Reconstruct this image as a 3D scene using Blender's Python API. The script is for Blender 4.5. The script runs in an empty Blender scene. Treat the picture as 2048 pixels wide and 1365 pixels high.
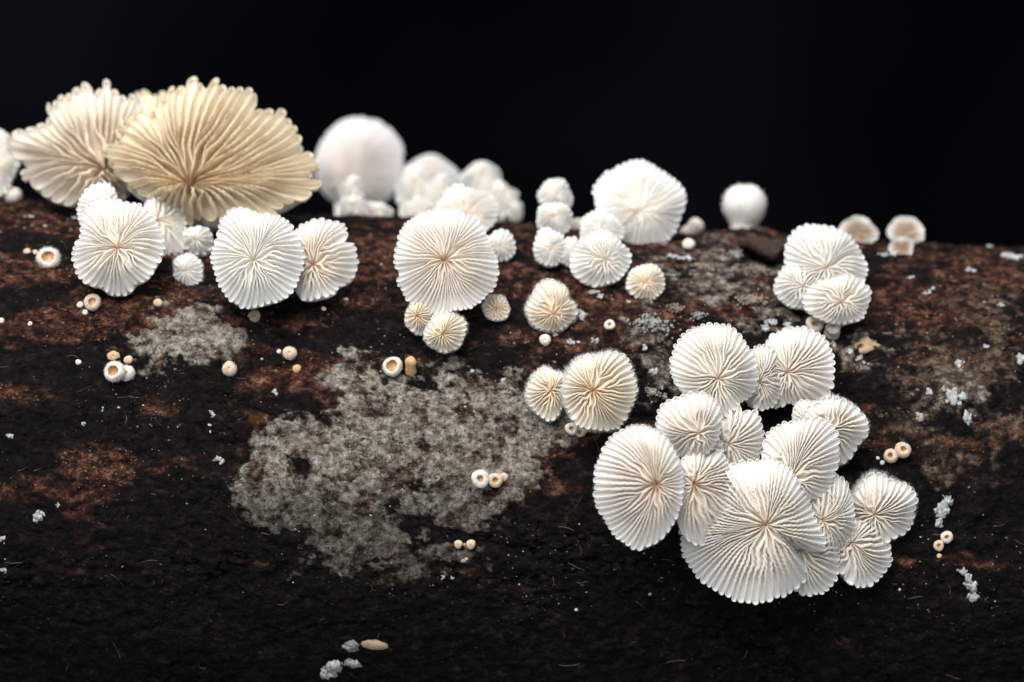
import bpy, math, random
import numpy as np
from mathutils import Vector

# ------------------------------------------------------------------ camera, world, lamps, exposure
S = bpy.context.scene
COL = S.collection
PITCH = math.radians(8)
D = 0.398                      # distance camera -> front of the log (m)
R0 = 0.041                     # log radius (m)
LENS, SENSOR = 100.0, 36.0
K = SENSOR / LENS / 2048.0     # picture pixel -> metres per metre of depth
vd = np.array([0, math.cos(PITCH), -math.sin(PITCH)])
vr = np.array([1.0, 0, 0])
vu = np.array([0, math.sin(PITCH), math.cos(PITCH)])
AX_Y = 985.0                   # where the log's axis runs through the picture
CAM = -(vd - vu * (AX_Y - 682.5) * K) * (D + R0)
cd = bpy.data.cameras.new('camera')
cam = bpy.data.objects.new('camera', cd)
COL.objects.link(cam)
cam.location = CAM
cam.rotation_euler = (math.pi / 2 - PITCH, 0, 0)
cd.lens, cd.sensor_width = LENS, SENSOR
cd.clip_start, cd.clip_end = 0.01, 20
cd.dof.use_dof = True
cd.dof.focus_distance = D - 0.002
cd.dof.aperture_fstop = 13
S.camera = cam

w = bpy.data.worlds.new('World')
S.world = w
w.use_nodes = True
w.node_tree.nodes['Background'].inputs[0].default_value = (0.86, 0.93, 1.0, 1)
w.node_tree.nodes['Background'].inputs[1].default_value = 0.26


def area(name, loc, size, power, color):
    l = bpy.data.lights.new(name, 'AREA')
    l.shape = 'DISK'
    l.size = size
    l.energy = power
    l.color = color
    o = bpy.data.objects.new(name, l)
    COL.objects.link(o)
    o.location = loc
    o.rotation_euler = (-Vector(loc)).to_track_quat('-Z', 'Y').to_euler()
    return o


area('key_lamp', (-0.16, -0.42, 0.58), 0.70, 6.2, (1.0, 0.98, 0.95))
area('top_lamp', (0.12, 0.16, 0.62), 0.40, 0.6, (0.93, 0.96, 1.0))
S.view_settings.view_transform = 'Standard'
S.view_settings.look = 'None'
S.view_settings.exposure = 0.5
S.view_settings.gamma = 1.0
S.view_settings.use_curve_mapping = False
S.render.engine = 'CYCLES'
S.cycles.max_bounces = 8
S.cycles.diffuse_bounces = 5

# ------------------------------------------------------------------ helpers
ROLL = math.radians(2.85)      # the log dips a little to the right
YAW = math.radians(2.0)
ax = np.array([math.cos(ROLL) * math.cos(YAW), math.sin(YAW), -math.sin(ROLL)])
ax /= np.linalg.norm(ax)
e0 = -vd - ax * np.dot(-vd, ax)
e0 /= np.linalg.norm(e0)       # from the axis towards the camera
e1 = np.cross(e0, ax)
if e1[2] < 0:
    e1 = -e1                   # from the axis upwards


def smooth(a, b, x):
    t = np.clip((np.asarray(x, float) - a) / (b - a), 0, 1)
    return t * t * (3 - 2 * t)


_TB = np.random.RandomState(7).rand(512, 512)


def vn(x, y, seed=0):
    x = np.asarray(x, float) + seed * 37.31
    y = np.asarray(y, float) + seed * 17.77
    xi = np.floor(x).astype(int)
    yi = np.floor(y).astype(int)
    fx = x - xi
    fy = y - yi
    fx = fx * fx * (3 - 2 * fx)
    fy = fy * fy * (3 - 2 * fy)
    a = _TB[xi & 511, yi & 511]
    b = _TB[(xi + 1) & 511, yi & 511]
    c = _TB[xi & 511, (yi + 1) & 511]
    d = _TB[(xi + 1) & 511, (yi + 1) & 511]
    return (a * (1 - fx) + b * fx) * (1 - fy) + (c * (1 - fx) + d * fx) * fy


def fbm(x, y, seed=0, o=4, g=0.5):
    t = 0
    amp = 1.0
    n = 0
    for k in range(o):
        t = t + amp * vn(x * 2 ** k, y * 2 ** k, seed + k * 3)
        n += amp
        amp *= g
    return t / n               # 0..1


def ray(px, py):
    return vd + vr * (px - 1024) * K - vu * (py - 682.5) * K


def at(px, py, depth):
    return CAM + ray(px, py) * depth


def project(P):
    d = P - CAM
    z = d @ vd
    return 1024 + (d @ vr) / z / K, 682.5 - (d @ vu) / z / K, z


def hit(px, py):
    """nominal log surface under a picture point; the crest line when the ray passes above"""
    r = ray(px, py)
    p = CAM - ax * (CAM @ ax)
    q = r - ax * (r @ ax)
    A = q @ q
    B = 2 * p @ q
    C = p @ p - R0 * R0
    dis = B * B - 4 * A * C
    if dis > 0:
        t = (-B - math.sqrt(dis)) / (2 * A)
    else:
        t = -B / (2 * A)
    return t                   # depth along the view axis


def mesh_object(name, V, F, mat, parent=None, attr=None, smoothed=True, tris=None):
    me = bpy.data.meshes.new(name)
    V = np.asarray(V, np.float32)
    F = np.asarray(F, np.int32)
    me.vertices.add(len(V))
    me.vertices.foreach_set('co', V.ravel())
    k = F.shape[1]
    me.loops.add(F.size)
    me.loops.foreach_set('vertex_index', F.ravel())
    me.polygons.add(len(F))
    me.polygons.foreach_set('loop_start', np.arange(0, F.size, k, dtype=np.int32))
    me.polygons.foreach_set('loop_total', np.full(len(F), k, np.int32))
    if smoothed:
        me.polygons.foreach_set('use_smooth', np.ones(len(F), bool))
    if attr:
        for an, av in attr.items():
            a = me.attributes.new(an, 'FLOAT', 'POINT')
            a.data.foreach_set('value', np.asarray(av, np.float32).ravel())
    me.update(calc_edges=True)
    me.materials.append(mat)
    o = bpy.data.objects.new(name, me)
    COL.objects.link(o)
    if parent is not None:
        o.parent = parent
    return o


def grid_faces(nr, nc, wrap=False):
    i = np.arange(nr - 1)[:, None]
    j = np.arange(nc if wrap else nc - 1)[None, :]
    j2 = (j + 1) % nc
    return np.stack([i * nc + j + 0 * i, i * nc + j2 + 0 * i, (i + 1) * nc + j2, (i + 1) * nc + j], -1).reshape(-1, 4)


def thing(name, label, cat, loc, group=None):
    o = bpy.data.objects.new(name, None)
    o.empty_display_size = 0.003
    COL.objects.link(o)
    o.location = loc
    tag(o, label, cat, group)
    return o


def tag(o, label, cat, group=None):
    o['label'] = label
    o['category'] = cat
    if group:
        o['group'] = group
    return o


# ------------------------------------------------------------------ materials
def newmat(name):
    m = bpy.data.materials.new(name)
    m.use_nodes = True
    nt = m.node_tree
    nt.nodes.clear()
    out = nt.nodes.new('ShaderNodeOutputMaterial')
    return m, nt, out


def N(nt, kind, **kw):
    n = nt.nodes.new(kind)
    for k, v in kw.items():
        if k.startswith('i_'):
            n.inputs[k[2:].replace('_', ' ')].default_value = v
        else:
            setattr(n, k, v)
    return n


def ramp(nt, src, stops):
    r = nt.nodes.new('ShaderNodeValToRGB')
    e = r.color_ramp.elements
    while len(e) < len(stops):
        e.new(0.5)
    for el, (p, c) in zip(e, stops):
        el.position = p
        el.color = (*c, 1) if len(c) == 3 else c
    nt.links.new(src, r.inputs[0])
    return r.outputs[0]


def flesh(name, heart, mid, rim, trans=0.16, rough=0.8, heart_at=0.22):
    """fungus flesh: pigment runs from the heart of the gills to the margin"""
    m, nt, out = newmat(name)
    L = nt.links.new
    at_ = N(nt, 'ShaderNodeAttribute', attribute_name='rad')
    tc = N(nt, 'ShaderNodeTexCoord')
    nz = N(nt, 'ShaderNodeTexNoise', i_Scale=700.0, i_Detail=4.0)
    L(tc.outputs['Object'], nz.inputs['Vector'])
    ad = N(nt, 'ShaderNodeMath', operation='MULTIPLY_ADD')
    ad.inputs[1].default_value = 0.22
    L(nz.outputs[0], ad.inputs[0])
    sb = N(nt, 'ShaderNodeMath', operation='SUBTRACT')
    sb.inputs[1].default_value = 0.11
    L(at_.outputs['Fac'], sb.inputs[0])
    L(sb.outputs[0], ad.inputs[2])
    c = ramp(nt, ad.outputs[0], [(0.0, heart), (heart_at, mid), (0.62, [(a + b) / 2 for a, b in zip(mid, rim)]), (0.95, rim)])
    d = N(nt, 'ShaderNodeBsdfPrincipled', i_Roughness=rough)
    d.inputs['Specular IOR Level'].default_value = 0.25
    L(c, d.inputs['Base Color'])
    nb = N(nt, 'ShaderNodeTexNoise', i_Scale=5200.0, i_Detail=3.0)
    L(tc.outputs['Object'], nb.inputs['Vector'])
    bp = N(nt, 'ShaderNodeBump', i_Strength=0.35, i_Distance=0.00012)
    L(nb.outputs[0], bp.inputs['Height'])
    L(bp.outputs[0], d.inputs['Normal'])
    t = N(nt, 'ShaderNodeBsdfTranslucent')
    L(c, t.inputs[0])
    mx = N(nt, 'ShaderNodeMixShader')
    mx.inputs[0].default_value = trans
    L(d.outputs[0], mx.inputs[1])
    L(t.outputs[0], mx.inputs[2])
    L(mx.outputs[0], out.inputs[0])
    return m


def plain(name, c1, c2, scale=900.0, rough=0.8, trans=0.0, bump=0.4, bscale=4000.0):
    m, nt, out = newmat(name)
    L = nt.links.new
    tc = N(nt, 'ShaderNodeTexCoord')
    nz = N(nt, 'ShaderNodeTexNoise', i_Scale=scale, i_Detail=5.0)
    L(tc.outputs['Object'], nz.inputs['Vector'])
    c = ramp(nt, nz.outputs[0], [(0.3, c1), (0.7, c2)])
    d = N(nt, 'ShaderNodeBsdfPrincipled', i_Roughness=rough)
    d.inputs['Specular IOR Level'].default_value = 0.3
    L(c, d.inputs['Base Color'])
    nb = N(nt, 'ShaderNodeTexNoise', i_Scale=bscale, i_Detail=3.0)
    L(tc.outputs['Object'], nb.inputs['Vector'])
    bp = N(nt, 'ShaderNodeBump', i_Strength=bump, i_Distance=0.0002)
    L(nb.outputs[0], bp.inputs['Height'])
    L(bp.outputs[0], d.inputs['Normal'])
    if trans:
        t = N(nt, 'ShaderNodeBsdfTranslucent')
        L(c, t.inputs[0])
        mx = N(nt, 'ShaderNodeMixShader')
        mx.inputs[0].default_value = trans
        L(d.outputs[0], mx.inputs[1])
        L(t.outputs[0], mx.inputs[2])
        L(mx.outputs[0], out.inputs[0])
    else:
        L(d.outputs[0], out.inputs[0])
    return m


FLESH = {
    'white': flesh('white_gill', (0.74, 0.56, 0.42), (0.88, 0.81, 0.71), (0.89, 0.87, 0.84), heart_at=0.15),
    'fawn': flesh('fawn_gill', (0.55, 0.32, 0.19), (0.86, 0.76, 0.65), (0.89, 0.87, 0.84), heart_at=0.17),
    'snow': flesh('snow_gill', (0.80, 0.68, 0.54), (0.88, 0.84, 0.77), (0.89, 0.885, 0.87), heart_at=0.15),
    'cream': flesh('cream_gill', (0.64, 0.40, 0.23), (0.87, 0.74, 0.56), (0.89, 0.84, 0.76), heart_at=0.16),
    'straw': flesh('straw_gill', (0.44, 0.27, 0.16), (0.80, 0.65, 0.44), (0.89, 0.81, 0.66), heart_at=0.22),
    'buff': flesh('buff_gill', (0.44, 0.29, 0.19), (0.80, 0.68, 0.53), (0.89, 0.84, 0.76), heart_at=0.22),
    'disc': flesh('disc_face', (0.50, 0.37, 0.27), (0.60, 0.47, 0.36), (0.88, 0.85, 0.82), heart_at=0.55),
    'rose': flesh('rose_gill', (0.60, 0.50, 0.45), (0.70, 0.62, 0.58), (0.80, 0.78, 0.77)),
}
CAPM = plain('cap_felt', (0.80, 0.77, 0.72), (0.90, 0.88, 0.86), trans=0.15)
HAIR = plain('white_hair', (0.86, 0.86, 0.86), (0.93, 0.93, 0.93), trans=0.35, bump=0.0)
BUDM = plain('bud_skin', (0.52, 0.36, 0.23), (0.74, 0.60, 0.46), scale=1500)
BUDW = plain('bud_white', (0.62, 0.52, 0.42), (0.84, 0.79, 0.73), scale=1500)
BUDT = plain('bud_tan', (0.50, 0.29, 0.13), (0.68, 0.46, 0.26), scale=1500)
PORE = plain('pore_tan', (0.42, 0.22, 0.10), (0.66, 0.44, 0.26), scale=1800)
CRUMB = plain('crumb_pale', (0.24, 0.245, 0.25), (0.66, 0.67, 0.68), scale=1600, trans=0.1, bump=0.6)
CRUMBW = plain('crumb_white', (0.22, 0.19, 0.16), (0.56, 0.52, 0.47), scale=1600, bump=0.6)
LICH = plain('lichen_grey', (0.13, 0.125, 0.115), (0.40, 0.40, 0.38), scale=1200, bump=0.7)
LICHB = plain('lichen_brown', (0.10, 0.075, 0.055), (0.34, 0.28, 0.22), scale=1200, bump=0.7)
FLAKE = plain('wood_flake', (0.30, 0.19, 0.11), (0.50, 0.36, 0.24), scale=700)
DARKB = plain('dark_bark', (0.006, 0.0045, 0.004), (0.07, 0.036, 0.022), scale=700, bump=0.8, bscale=1500)
FIBRE = plain('plant_fibre', (0.10, 0.07, 0.05), (0.28, 0.22, 0.16), scale=900)


def bark_material():
    m, nt, out = newmat('wet_bark')
    L = nt.links.new
    tc = N(nt, 'ShaderNodeTexCoord')
    mp = N(nt, 'ShaderNodeMapping')
    mp.inputs['Scale'].default_value = (0.8, 1, 1)
    L(tc.outputs['Object'], mp.inputs['Vector'])

    def noise(scale, det=6.0, rough=0.6, src=mp):
        n = N(nt, 'ShaderNodeTexNoise', i_Scale=scale, i_Detail=det, i_Roughness=rough)
        L(src.outputs['Object' if src is tc else 0], n.inputs['Vector'])
        return n.outputs[0]

    def attr(a):
        return N(nt, 'ShaderNodeAttribute', attribute_name=a).outputs['Fac']

    def mix(f, a, b):
        x = N(nt, 'ShaderNodeMix', data_type='RGBA')
        L(f, x.inputs[0])
        for s, v in ((6, a), (7, b)):
            if isinstance(v, tuple):
                x.inputs[s].default_value = (*v, 1)
            else:
                L(v, x.inputs[s])
        return x.outputs[2]

    def mul(a, b):
        x = N(nt, 'ShaderNodeMath', operation='MULTIPLY')
        for s, v in ((0, a), (1, b)):
            if isinstance(v, float):
                x.inputs[s].default_value = v
            else:
                L(v, x.inputs[s])
        return x.outputs[0]
    dark = ramp(nt, noise(700, 4.5, 0.72), [(0.34, (0.0022, 0.0018, 0.0022)), (0.5, (0.0046, 0.0034, 0.0038)), (0.62, (0.015, 0.0105, 0.0105)), (0.76, (0.055, 0.037, 0.030))])
    red = ramp(nt, noise(750, 4.5, 0.72), [(0.38, (0.006, 0.004, 0.004)), (0.49, (0.038, 0.0155, 0.0115)), (0.57, (0.105, 0.043, 0.027)), (0.70, (0.28, 0.15, 0.10))])
    tan = ramp(nt, noise(800, 4.5, 0.72), [(0.38, (0.008, 0.006, 0.006)), (0.5, (0.065, 0.042, 0.030)), (0.66, (0.27, 0.19, 0.135))])
    lichf = ramp(nt, noise(1000, 4.0, 0.75, tc), [(0.33, (0.018, 0.012, 0.009)), (0.40, (0.13, 0.105, 0.083)), (0.52, (0.285, 0.255, 0.215)), (0.68, (0.53, 0.50, 0.45))])
    lichb = ramp(nt, noise(900, 4.0, 0.75), [(0.38, (0.010, 0.007, 0.006)), (0.5, (0.060, 0.036, 0.025)), (0.66, (0.20, 0.155, 0.12))])
    lich = mix(ramp(nt, noise(330, 6, 0.75), [(0.50, (0, 0, 0)), (0.58, (1, 1, 1))]), lichf, lichb)
    crust = ramp(nt, noise(900, 4.5, 0.74), [(0.36, (0.015, 0.011, 0.009)), (0.5, (0.13, 0.10, 0.08)), (0.66, (0.42, 0.38, 0.34))])
    orange = ramp(nt, noise(900, 8, 0.7), [(0.3, (0.05, 0.02, 0.01)), (0.6, (0.30, 0.11, 0.035)), (0.8, (0.45, 0.2, 0.08))])
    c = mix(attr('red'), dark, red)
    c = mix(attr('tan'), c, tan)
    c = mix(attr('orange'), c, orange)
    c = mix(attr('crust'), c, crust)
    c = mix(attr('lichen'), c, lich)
    # pinprick specks of pale mould and black pores
    vo = N(nt, 'ShaderNodeTexVoronoi', i_Scale=1100.0)
    L(tc.outputs['Object'], vo.inputs['Vector'])
    sp = ramp(nt, vo.outputs['Distance'], [(0.0, (1, 1, 1)), (0.16, (0, 0, 0))])
    gate = ramp(nt, noise(260, 4, 0.6), [(0.56, (0, 0, 0)), (0.66, (1, 1, 1))])
    pores = mul(mul(sp, gate), attr('lichen'))
    c = mix(pores, c, (0.012, 0.009, 0.008))
    p = N(nt, 'ShaderNodeBsdfPrincipled')
    L(c, p.inputs['Base Color'])
    rr = ramp(nt, noise(700, 5), [(0.35, (0.34, 0.34, 0.34)), (0.65, (0.8, 0.8, 0.8))])
    L(rr, p.inputs['Roughness'])
    p.inputs['Specular IOR Level'].default_value = 0.08
    b1 = N(nt, 'ShaderNodeBump', i_Strength=1.0, i_Distance=0.0007)
    L(noise(1100, 5, 0.75), b1.inputs['Height'])
    b2 = N(nt, 'ShaderNodeBump', i_Strength=0.9, i_Distance=0.0003)
    L(noise(3000, 3, 0.7, tc), b2.inputs['Height'])
    L(b1.outputs[0], b2.inputs['Normal'])
    L(b2.outputs[0], p.inputs['Normal'])
    L(p.outputs[0], out.inputs[0])
    return m


# ------------------------------------------------------------------ backdrop
def backdrop():
    m, nt, out = newmat('dark_cloth')
    L = nt.links.new
    tc = N(nt, 'ShaderNodeTexCoord')
    nz = N(nt, 'ShaderNodeTexNoise', i_Scale=6.0, i_Detail=2.0)
    L(tc.outputs['Object'], nz.inputs['Vector'])
    c = ramp(nt, nz.outputs[0], [(0.35, (0.0010, 0.0010, 0.0015)), (0.7, (0.0042, 0.0045, 0.0065))])
    d = N(nt, 'ShaderNodeBsdfDiffuse')
    L(c, d.inputs[0])
    L(d.outputs[0], out.inputs[0])
    xs = np.linspace(-0.7, 0.7, 60)
    zs = np.linspace(-0.6, 0.7, 40)
    X, Z = np.meshgrid(xs, zs)
    Y = 0.45 + 0.012 * np.sin(X * 19 + Z * 3) + 0.01 * np.sin(X * 43 + 1) - 0.1 * X ** 2
    o = mesh_object('background', np.stack([X, Y, Z], -1).reshape(-1, 3), grid_faces(40, 60), m)
    o['kind'] = 'structure'


backdrop()

# ------------------------------------------------------------------ the log
SF = np.concatenate([np.arange(-0.135, -0.086, 0.0025), np.arange(-0.086, 0.086, 0.00023), np.arange(0.086, 0.1351, 0.0025)])
PF = np.radians(np.concatenate([np.linspace(-78, 104, 545), np.linspace(104, 282, 60)[1:-1]]))


def blobs(px, py, L_, nz, amp):
    m = np.full(px.shape, -9.0)
    for b in L_:
        cx, cy, rx, ry = b[:4]
        s = b[4] if len(b) > 4 else 1.0
        v = (1 - np.sqrt(((px - cx) / rx) ** 2 + ((py - cy) / ry) ** 2)) * min(rx, ry) / 60.0
        m = np.maximum(m, np.minimum(v, s * 1.2))
    return m + amp * nz


def log_fields(s, ph):
    arc = R0 * ph
    P = ax * s[..., None] + e0 * (np.cos(ph) * R0)[..., None] + e1 * (np.sin(ph) * R0)[..., None]
    d = P - CAM
    z = d @ vd
    px = 1024 + (d @ vr) / z / K
    py = 682.5 - (d @ vu) / z / K
    front = np.cos(ph) > -0.25
    n1 = fbm(s / 0.004, arc / 0.0032, 1, 5, 0.6) - 0.5
    n2 = fbm(s / 0.0016, arc / 0.0012, 5, 4, 0.6) - 0.5
    n3 = fbm(s / 0.012, arc / 0.006, 9, 5, 0.55) - 0.5
    lich = blobs(px, py, [(365, 672, 115, 42), (300, 690, 60, 38), (690, 760, 90, 48), (820, 830, 230, 80), (980, 790, 120, 58), (1040, 870, 95, 55),
                          (600, 880, 120, 70), (540, 960, 80, 90), (590, 1010, 60, 40), (800, 880, 220, 60), (920, 1000, 120, 62), (1020, 960, 60, 46),
                          (760, 1080, 110, 46, 0.36), (760, 1140, 120, 36, 0.34), (880, 1110, 80, 30, 0.24), (1110, 850, 40, 40), (700, 1000, 90, 60, .5), (740, 930, 160, 80, .6), (900, 760, 60, 40), (960, 900, 130, 70)], n1 * 1.0 + n2 * 1.25 + n3 * 1.3, 1.0)
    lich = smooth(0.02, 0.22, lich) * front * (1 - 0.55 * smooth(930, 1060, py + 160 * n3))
    crust = blobs(px, py, [(1420, 560, 150, 70), (1500, 625, 110, 50), (1300, 660, 70, 45), (1330, 750, 60, 60), (1900, 790, 70, 50, .5), (1730, 700, 70, 40, .6),
                           (1450, 520, 90, 40), (1290, 610, 60, 60)], n1 * 2.6 + n2 * 2.4, 1.0)
    crust = smooth(0.15, 0.75, crust) * front
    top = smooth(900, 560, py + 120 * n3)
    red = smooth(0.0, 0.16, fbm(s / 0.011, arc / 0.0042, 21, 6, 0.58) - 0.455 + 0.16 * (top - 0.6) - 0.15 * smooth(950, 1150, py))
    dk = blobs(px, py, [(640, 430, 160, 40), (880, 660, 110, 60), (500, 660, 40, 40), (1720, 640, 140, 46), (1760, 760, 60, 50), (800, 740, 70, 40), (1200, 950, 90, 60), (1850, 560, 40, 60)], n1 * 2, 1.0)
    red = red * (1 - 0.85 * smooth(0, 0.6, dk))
    rp = blobs(px, py, [(1120, 480, 200, 46), (1230, 640, 150, 70), (1860, 610, 130, 60), (1930, 540, 170, 46), (1100, 690, 130, 50), (90, 440, 130, 40), (1020, 540, 80, 40),
                        (350, 420, 200, 30), (1640, 420, 90, 50)], n1 * 2.4 + n2, 1.0)
    red = np.maximum(red, smooth(0.0, 0.6, rp) * 0.9)
    red = red * front
    tan = blobs(px, py, [(1900, 740, 170, 70, .8), (1980, 860, 90, 60, .6), (1800, 830, 80, 50, .6), (1160, 700, 60, 30), (1980, 640, 80, 60, .6), (1890, 910, 130, 60, .4),
                         (1700, 720, 40, 30)], n1 * 2.2 + n2 * 1.6, 1.0)
    tan = smooth(0.05, 0.7, tan) * front * 0.85
    orange = blobs(px, py, [(360, 630, 28, 20), (515, 850, 36, 30, .6), (640, 650, 60, 16, .6), (860, 600, 30, 10), (850, 720, 18, 14), (910, 620, 50, 14, .6), (1990, 880, 40, 18), (1260, 650, 30, 12)], n1 * 1.6 + n2 * 1.5, 1.0)
    orange = smooth(0.0, 0.8, orange) * front * 0.55
    # relief
    h = 0.0024 * (fbm(s / 0.030, arc / 0.014, 31, 3) - 0.5)
    rid = 1 - np.abs(2 * fbm(s / 0.0062 + 1.5 * n3, arc / 0.0026 + 2.0 * n1, 41, 5, 0.62) - 1)
    h = h + 0.0008 * (rid - 0.7) * (1 - 0.55 * lich)
    h = h + 0.0008 * (fbm(s / 0.0020, arc / 0.0011, 51, 5, 0.7) - 0.5)
    h = h + 0.0004 * (fbm(s / 0.0009, arc / 0.0006, 55, 3, 0.6) - 0.5)
    h = h + 0.00030 * lich + 0.0006 * crust * (fbm(s / 0.0009, arc / 0.0009, 61, 3) - 0.2)
    cr = np.abs(fbm(s / 0.016, arc / 0.0060, 71, 5, .6) - 0.5)
    h = h - 0.0006 * smooth(0.016, 0.0, cr) * smooth(.5, .6, fbm(s / .02, arc / .01, 75, 2))
    # hollow behind the raised bark lip at the crest
    hol = np.exp(-((px - 1545) / 55) ** 2 - ((py - 497) / 18) ** 2) * front
    lip = np.exp(-((px - 1530) / 75) ** 2 - ((py - 466) / 20) ** 2) * front
    h = h - 0.0045 * hol + 0.0030 * lip
    return h, dict(lichen=lich, crust=crust, red=red, tan=tan, orange=orange)


SG, PG = np.meshgrid(SF, PF)
HG, MASK = log_fields(SG, PG)
HG = HG.copy()
bl = smooth(math.radians(-78), math.radians(-66), PG) * smooth(math.radians(282), math.radians(250), PG)
HG = HG * bl                                   # the two sides of the seam meet


def log_h(s, ph):
    i = int(np.clip(np.searchsorted(PF, ph) - 1, 0, len(PF) - 2))
    j = int(np.clip(np.searchsorted(SF, s) - 1, 0, len(SF) - 2))
    return float(HG[i, j])


def log_point(s, ph, sink=0.0):
    r = R0 + log_h(s, ph) - sink
    nrm = e0 * math.cos(ph) + e1 * math.sin(ph)
    return ax * s + nrm * r, nrm


def log_nearest(P, sink=0.0):
    s = float(P @ ax)
    q = P - ax * s
    return log_point(s, math.atan2(float(q @ e1), float(q @ e0)), sink)


def build_log():
    RG = R0 + HG
    V = ax * SG[..., None] + e0 * (np.cos(PG) * RG)[..., None] + e1 * (np.sin(PG) * RG)[..., None]
    nr, nc = SG.shape
    F = grid_faces(nr, nc)
    # close the seam round the back
    j = np.arange(nc - 1)
    F = np.vstack([F, np.stack([(nr - 1) * nc + j, (nr - 1) * nc + j + 1, j + 1, j], -1)])
    V = V.reshape(-1, 3)
    F = F[:, ::-1]
    t = thing('log', 'dark wet rotting log lying crosswise under all the fungi', 'log', (0, 0, 0))
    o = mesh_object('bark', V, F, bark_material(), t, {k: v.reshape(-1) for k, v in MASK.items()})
    for jj, sg in ((0, -1), (nc - 1, 1)):
        ring = SG[:, jj] * 0
        E = [ax * SG[0, jj]]
        for i in range(nr):
            E.append(V[i * nc + jj])
        fc = [[0, 1 + i, 1 + (i + 1) % nr] for i in range(nr)]
        mesh_object('cut_end', np.array(E), np.array(fc), FLAKE, t, smoothed=False)
    return t


LOG = build_log()


def bark_flap():
    ns, nt = 46, 10
    rows = []
    for side in (0, 1):
        for j in range(nt):
            for i in range(ns):
                a, b = i / (ns - 1), j / (nt - 1)
                px = 1462 + 150 * a
                P0 = at(px, 470, hit(px, 470))
                s_ = float(P0 @ ax)
                edge = 0.75 + 0.5 * vn(a * 7, 3.3, 2)
                ph = math.radians(76) - math.radians(17) * b * edge * math.sin(math.pi * min(1, max(0, a * .96 + .02))) ** .35
                lift = (0.0004 + 0.0030 * b ** 1.4 * math.sin(math.pi * a) ** .5) - (0.0011 if side else 0)
                lift += 0.0006 * (fbm(np.array(a * 12), np.array(b * 4.0), 5, 3) - .5)
                nrm = e0 * math.cos(ph) + e1 * math.sin(ph)
                rows.append(ax * s_ + nrm * (R0 + 0.0004 + lift))
    V = np.array(rows)
    n1 = ns * nt
    F = np.vstack([grid_faces(nt, ns), grid_faces(nt, ns)[:, ::-1] + n1])
    k = (nt - 1) * ns + np.arange(ns - 1)
    F = np.vstack([F, np.stack([k, k + 1, k + 1 + n1, k + n1], -1)])
    for c in (0, ns - 1):
        q = np.arange(nt - 1) * ns + c
        F = np.vstack([F, np.stack([q, q + ns, q + ns + n1, q + n1], -1)])
    o = mesh_object('bark_flap', V, F, DARKB, LOG)
    o['label'] = 'dark raised bark flap over a hollow on the crest'


bark_flap()


# ------------------------------------------------------------------ split-gill caps
QF = np.array([-1, -.93, -.84, -.74, -.64, -.52, -.40, -.22, 0, .22, .40, .52, .64, .74, .84, .93, 1])
QC = np.array([-1, -.86, -.70, -.48, 0, .48, .70, .86, 1])


def periodic(rng, amps):
    ph = [(k + 1, a, rng.uniform(0, 6.283)) for k, a in enumerate(amps)]
    return lambda t: sum(a * np.sin(k * t + p) for k, a, p in ph)


def split_tree(lo, hi, lev, out, rng):
    if hi < lo:
        return
    m = (lo + hi) // 2
    if (hi - lo) % 2 == 1 and rng.random() < 0.5:
        m += 1
    rr = [(0.012, 0.012), (0.10, 0.26), (0.26, 0.46), (0.42, 0.62)][min(lev, 3)]
    out[m] = rng.uniform(*rr)
    split_tree(lo, m - 1, lev + 1, out, rng)
    split_tree(m + 1, hi, lev + 1, out, rng)


def hairs(name, base, direc, length, width, parent, rng_np):
    n = len(base)
    side = np.cross(direc, -vd[None, :] + 0.6 * rng_np.normal(size=(n, 3)))
    side /= np.linalg.norm(side, axis=1)[:, None] + 1e-12
    bend = rng_np.normal(size=(n, 3)) * 0.35
    mid = base + direc * (length * 0.55)[:, None]
    d2 = direc + bend
    tip = mid + d2 * (length * 0.45)[:, None]
    W = width
    V = np.stack([base - side * W, base + side * W, mid + side * W * .7, mid - side * W * .7, tip], 1).reshape(-1, 3)
    i = np.arange(n)[:, None] * 5
    F = np.vstack([i + np.array([[0, 1, 2]]), i + np.array([[0, 2, 3]]), i + np.array([[3, 2, 4]])])
    o = mesh_object(name, V, F, HAIR, parent, smoothed=False)
    o['kind'] = 'stuff'
    return o


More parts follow.
